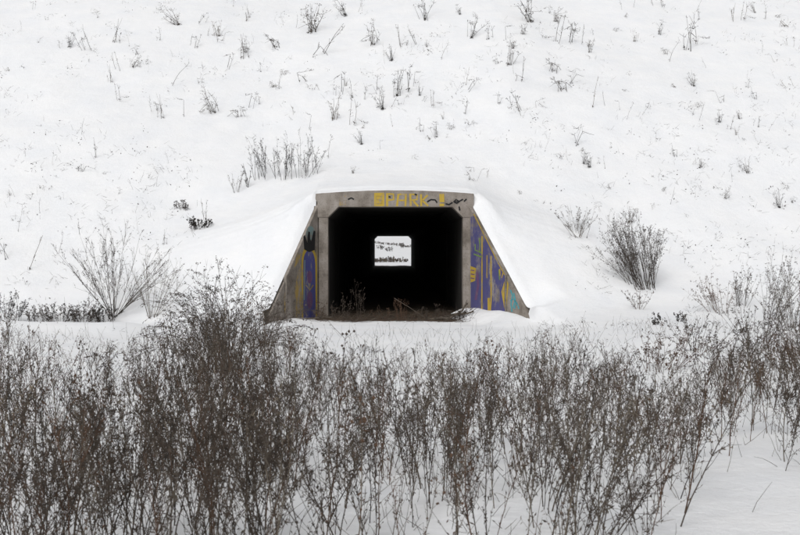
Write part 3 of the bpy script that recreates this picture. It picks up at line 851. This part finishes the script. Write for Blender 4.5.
for (px, py, hp, s) in spots:
    x, d, z = ray_ground(px, py, 17)
    o = link('dead_stalks', rg.choice(TUFTS[s]), None, (x, d, z))
    sc = hp*1.3*d/FPX
    o.scale = (sc, sc, sc); o.rotation_euler = (rg.gauss(0,0.12), rg.gauss(0,0.15), rg.choice([0, math.pi]) + rg.gauss(0, 0.5))
    cx = 'far left' if px < 160 else 'left of centre' if px < 320 else 'above the tunnel' if px < 480 else 'right of centre' if px < 640 else 'far right'
    cy = 'near top' if py < 50 else 'upper half' if py < 110 else 'lower half'
    kind = {0: 'bushy tuft of dead stalks', 1: 'few upright dead stalks', 2: 'single thin dead stalk', 3: 'sprawling bent dead stalks'}[s]
    tag(o, '%s in slope snow, %s, %s' % (kind, cy, cx), 'dead stalks', '%s, %s, %s' % (kind, cy, cx))

# short grass blades and leaf bits breaking the snow: uncountable
mb = MB(); rg = random.Random(5); n = 0
while n < 3600:
    px, py = rg.uniform(-30, 830), rg.uniform(-10, 330)
    k = n3(px*0.016, py*0.035, 2.0) + 0.6*n3(px*0.06, py*0.12, 9.0) + (0.12 if px < 200 or px > 620 else 0)
    if 205 < px < 545 and py > 165: k -= 0.75
    if rg.random() > 0.22 + 0.9*k: continue
    n += 1
    if n % 6 == 1 or n < 2: x, d, z = ray_ground(px, py, 12)
    else: x += rg.gauss(0, 0.12); d += rg.gauss(0, 0.15); z = H(x, d)
    p = Vector((x, d, z - 0.005)); a = rg.gauss(0, 0.8)
    dr = Vector((math.sin(a)*1.0 + rg.gauss(0,.4), rg.gauss(0,.35), rg.uniform(0.15, 0.9)))
    if rg.random() < 0.72:
        ln = rg.uniform(0.05, 0.2)
        pts = wander(p, dr, ln, 2, rg, 0.2, -0.1)
        mb.tube(pts, [0.0024, 0.002, 0.0012], 3, rg.choice([0, 0, 1, 2]))
    else:
        mb.leaf(p, dr, rg.uniform(0.02, 0.06), rg.uniform(0.01, 0.03), rg, rg.choice([0, 0, 2]))
tag(link('grass_blades', mb.mesh('grass_blades', [STEM[0], STEM[2], STEM[3]])), 'short dead grass blades and leaf bits breaking through the snow', 'grass', None, 'stuff')

# dead grass litter on the earth at the mouth
mb = MB(); rg = random.Random(6)
for k in range(2600):
    x = rg.uniform(-1.75, 1.75); y = rg.uniform(20.75, 23.5) if k % 4 else rg.uniform(20.6, 21.5)
    p = Vector((x, y, max(H(x, y) if y < 22 else -1, 0.02 + 0.05*n3(x*1.1, y*1.1, 6.0))))
    pts = wander(p, Vector((rg.gauss(0,1), rg.gauss(0,1), rg.uniform(0,0.9))), rg.uniform(0.06, 0.24), 2, rg, 0.3, -0.15)
    mb.tube(pts, [0.0025, 0.002, 0.001], 3, rg.choice([0, 1, 2]))
tag(link('grass_litter', mb.mesh('grass_litter', [STEM[0], STEM[2], STEM[1]])), 'flattened dead grass lying on the earth in the tunnel mouth', 'grass', None, 'stuff')
# small twigs and stubble in the foreground snow
mb = MB(); rg = random.Random(8)
for k in range(2400):
    d = rg.uniform(4.6, 18.0); px = rg.uniform(-20, 820)
    if px > 640 and 247 + EYE*FPX/d > interp(px, [(640,560),(690,500),(705,450),(800,480)]) and rg.random() > 0.06: continue
    x = (px-392)/FPX*d
    p = Vector((x, d, H(x, d) - 0.01))
    pts = wander(p, Vector((rg.gauss(0,.5), rg.gauss(0,.4), 1)), rg.uniform(0.05, 0.32), 3, rg, 0.25, 0)
    mb.tube(pts, [0.002, 0.0017, 0.0014, 0.0008], 3, rg.choice([0, 1, 2]))
    if rg.random() < 0.5: mb.leaf(pts[-1], Vector((rg.uniform(-1,1), rg.uniform(-1,1), rg.uniform(-1,.5))), rg.uniform(0.01,0.03), rg.uniform(0.005,0.012), rg, 0)
tag(link('stubble', mb.mesh('stubble', [STEM[0], STEM[1], STEM[2]])), 'short stubble and twigs standing in the foreground snow', 'grass', None, 'stuff')

# ------------------------------------------------------------------ beyond the far mouth
def far_shrub(label, x, d, h, w, n, seed, mi, lf=0.8, group='shrubs beyond the tunnel'):
    shrub('far_shrub', label, 0, 0, h*FPX/d, w*FPX/d, n, seed, mi=mi, li=2 if mi == 2 else 0, leaves=lf, rad=0.012, base=w*0.35, lsc=4.0, depth=(x, d, H(x, d)), group=group)
rg = random.Random(12)
for k in range(14):
    far_shrub('brown shrub in the low row seen through the far end of tunnel', -2.0 + 0.25*k, 100 + rg.uniform(-1, 1.5), rg.uniform(0.3, 0.62), 1.0, 9, 300+k, [2,1,1][k % 3], 0.4)
for k in range(12):
    far_shrub('dark hedge shrub on the distant rise seen through the tunnel', -4.9 + 0.75*k, 186 - 3.5*k, rg.uniform(0.3, 0.7), 1.6, 12, 330+k, 0, 0.35, group='distant hedge shrubs')
for k in range(4):
    far_shrub('small grey shrub in the snowfield seen through the tunnel', -3.2 + 1.5*k + rg.uniform(-.3,.3), 140 + rg.uniform(-8, 8), 0.8, 1.4, 10, 350+k, 0, group='snowfield shrubs beyond the tunnel')

# ------------------------------------------------------------------ labels that would be shared: say which one, counted from the left
same = {}
for o in col.objects:
    if o.parent is None and o.get('label'): same.setdefault(o['label'], []).append(o)
ORD = ['leftmost', 'second from left', 'third from left', 'fourth from left', 'fifth from left', 'sixth from left', 'seventh from left', 'eighth from left', 'ninth from left', 'tenth from left', 'eleventh from left', 'twelfth from left', 'thirteenth from left']
for lab, os_ in same.items():
    if len(os_) < 2: continue
    os_.sort(key=lambda o: o.location.x/o.location.y)
    for i, o in enumerate(os_):
        w = 'rightmost' if i == len(os_)-1 else ORD[min(i, len(ORD)-1)]
        new = '%s, %s' % (lab, w)
        if len(new.split()) <= 16: o['label'] = new
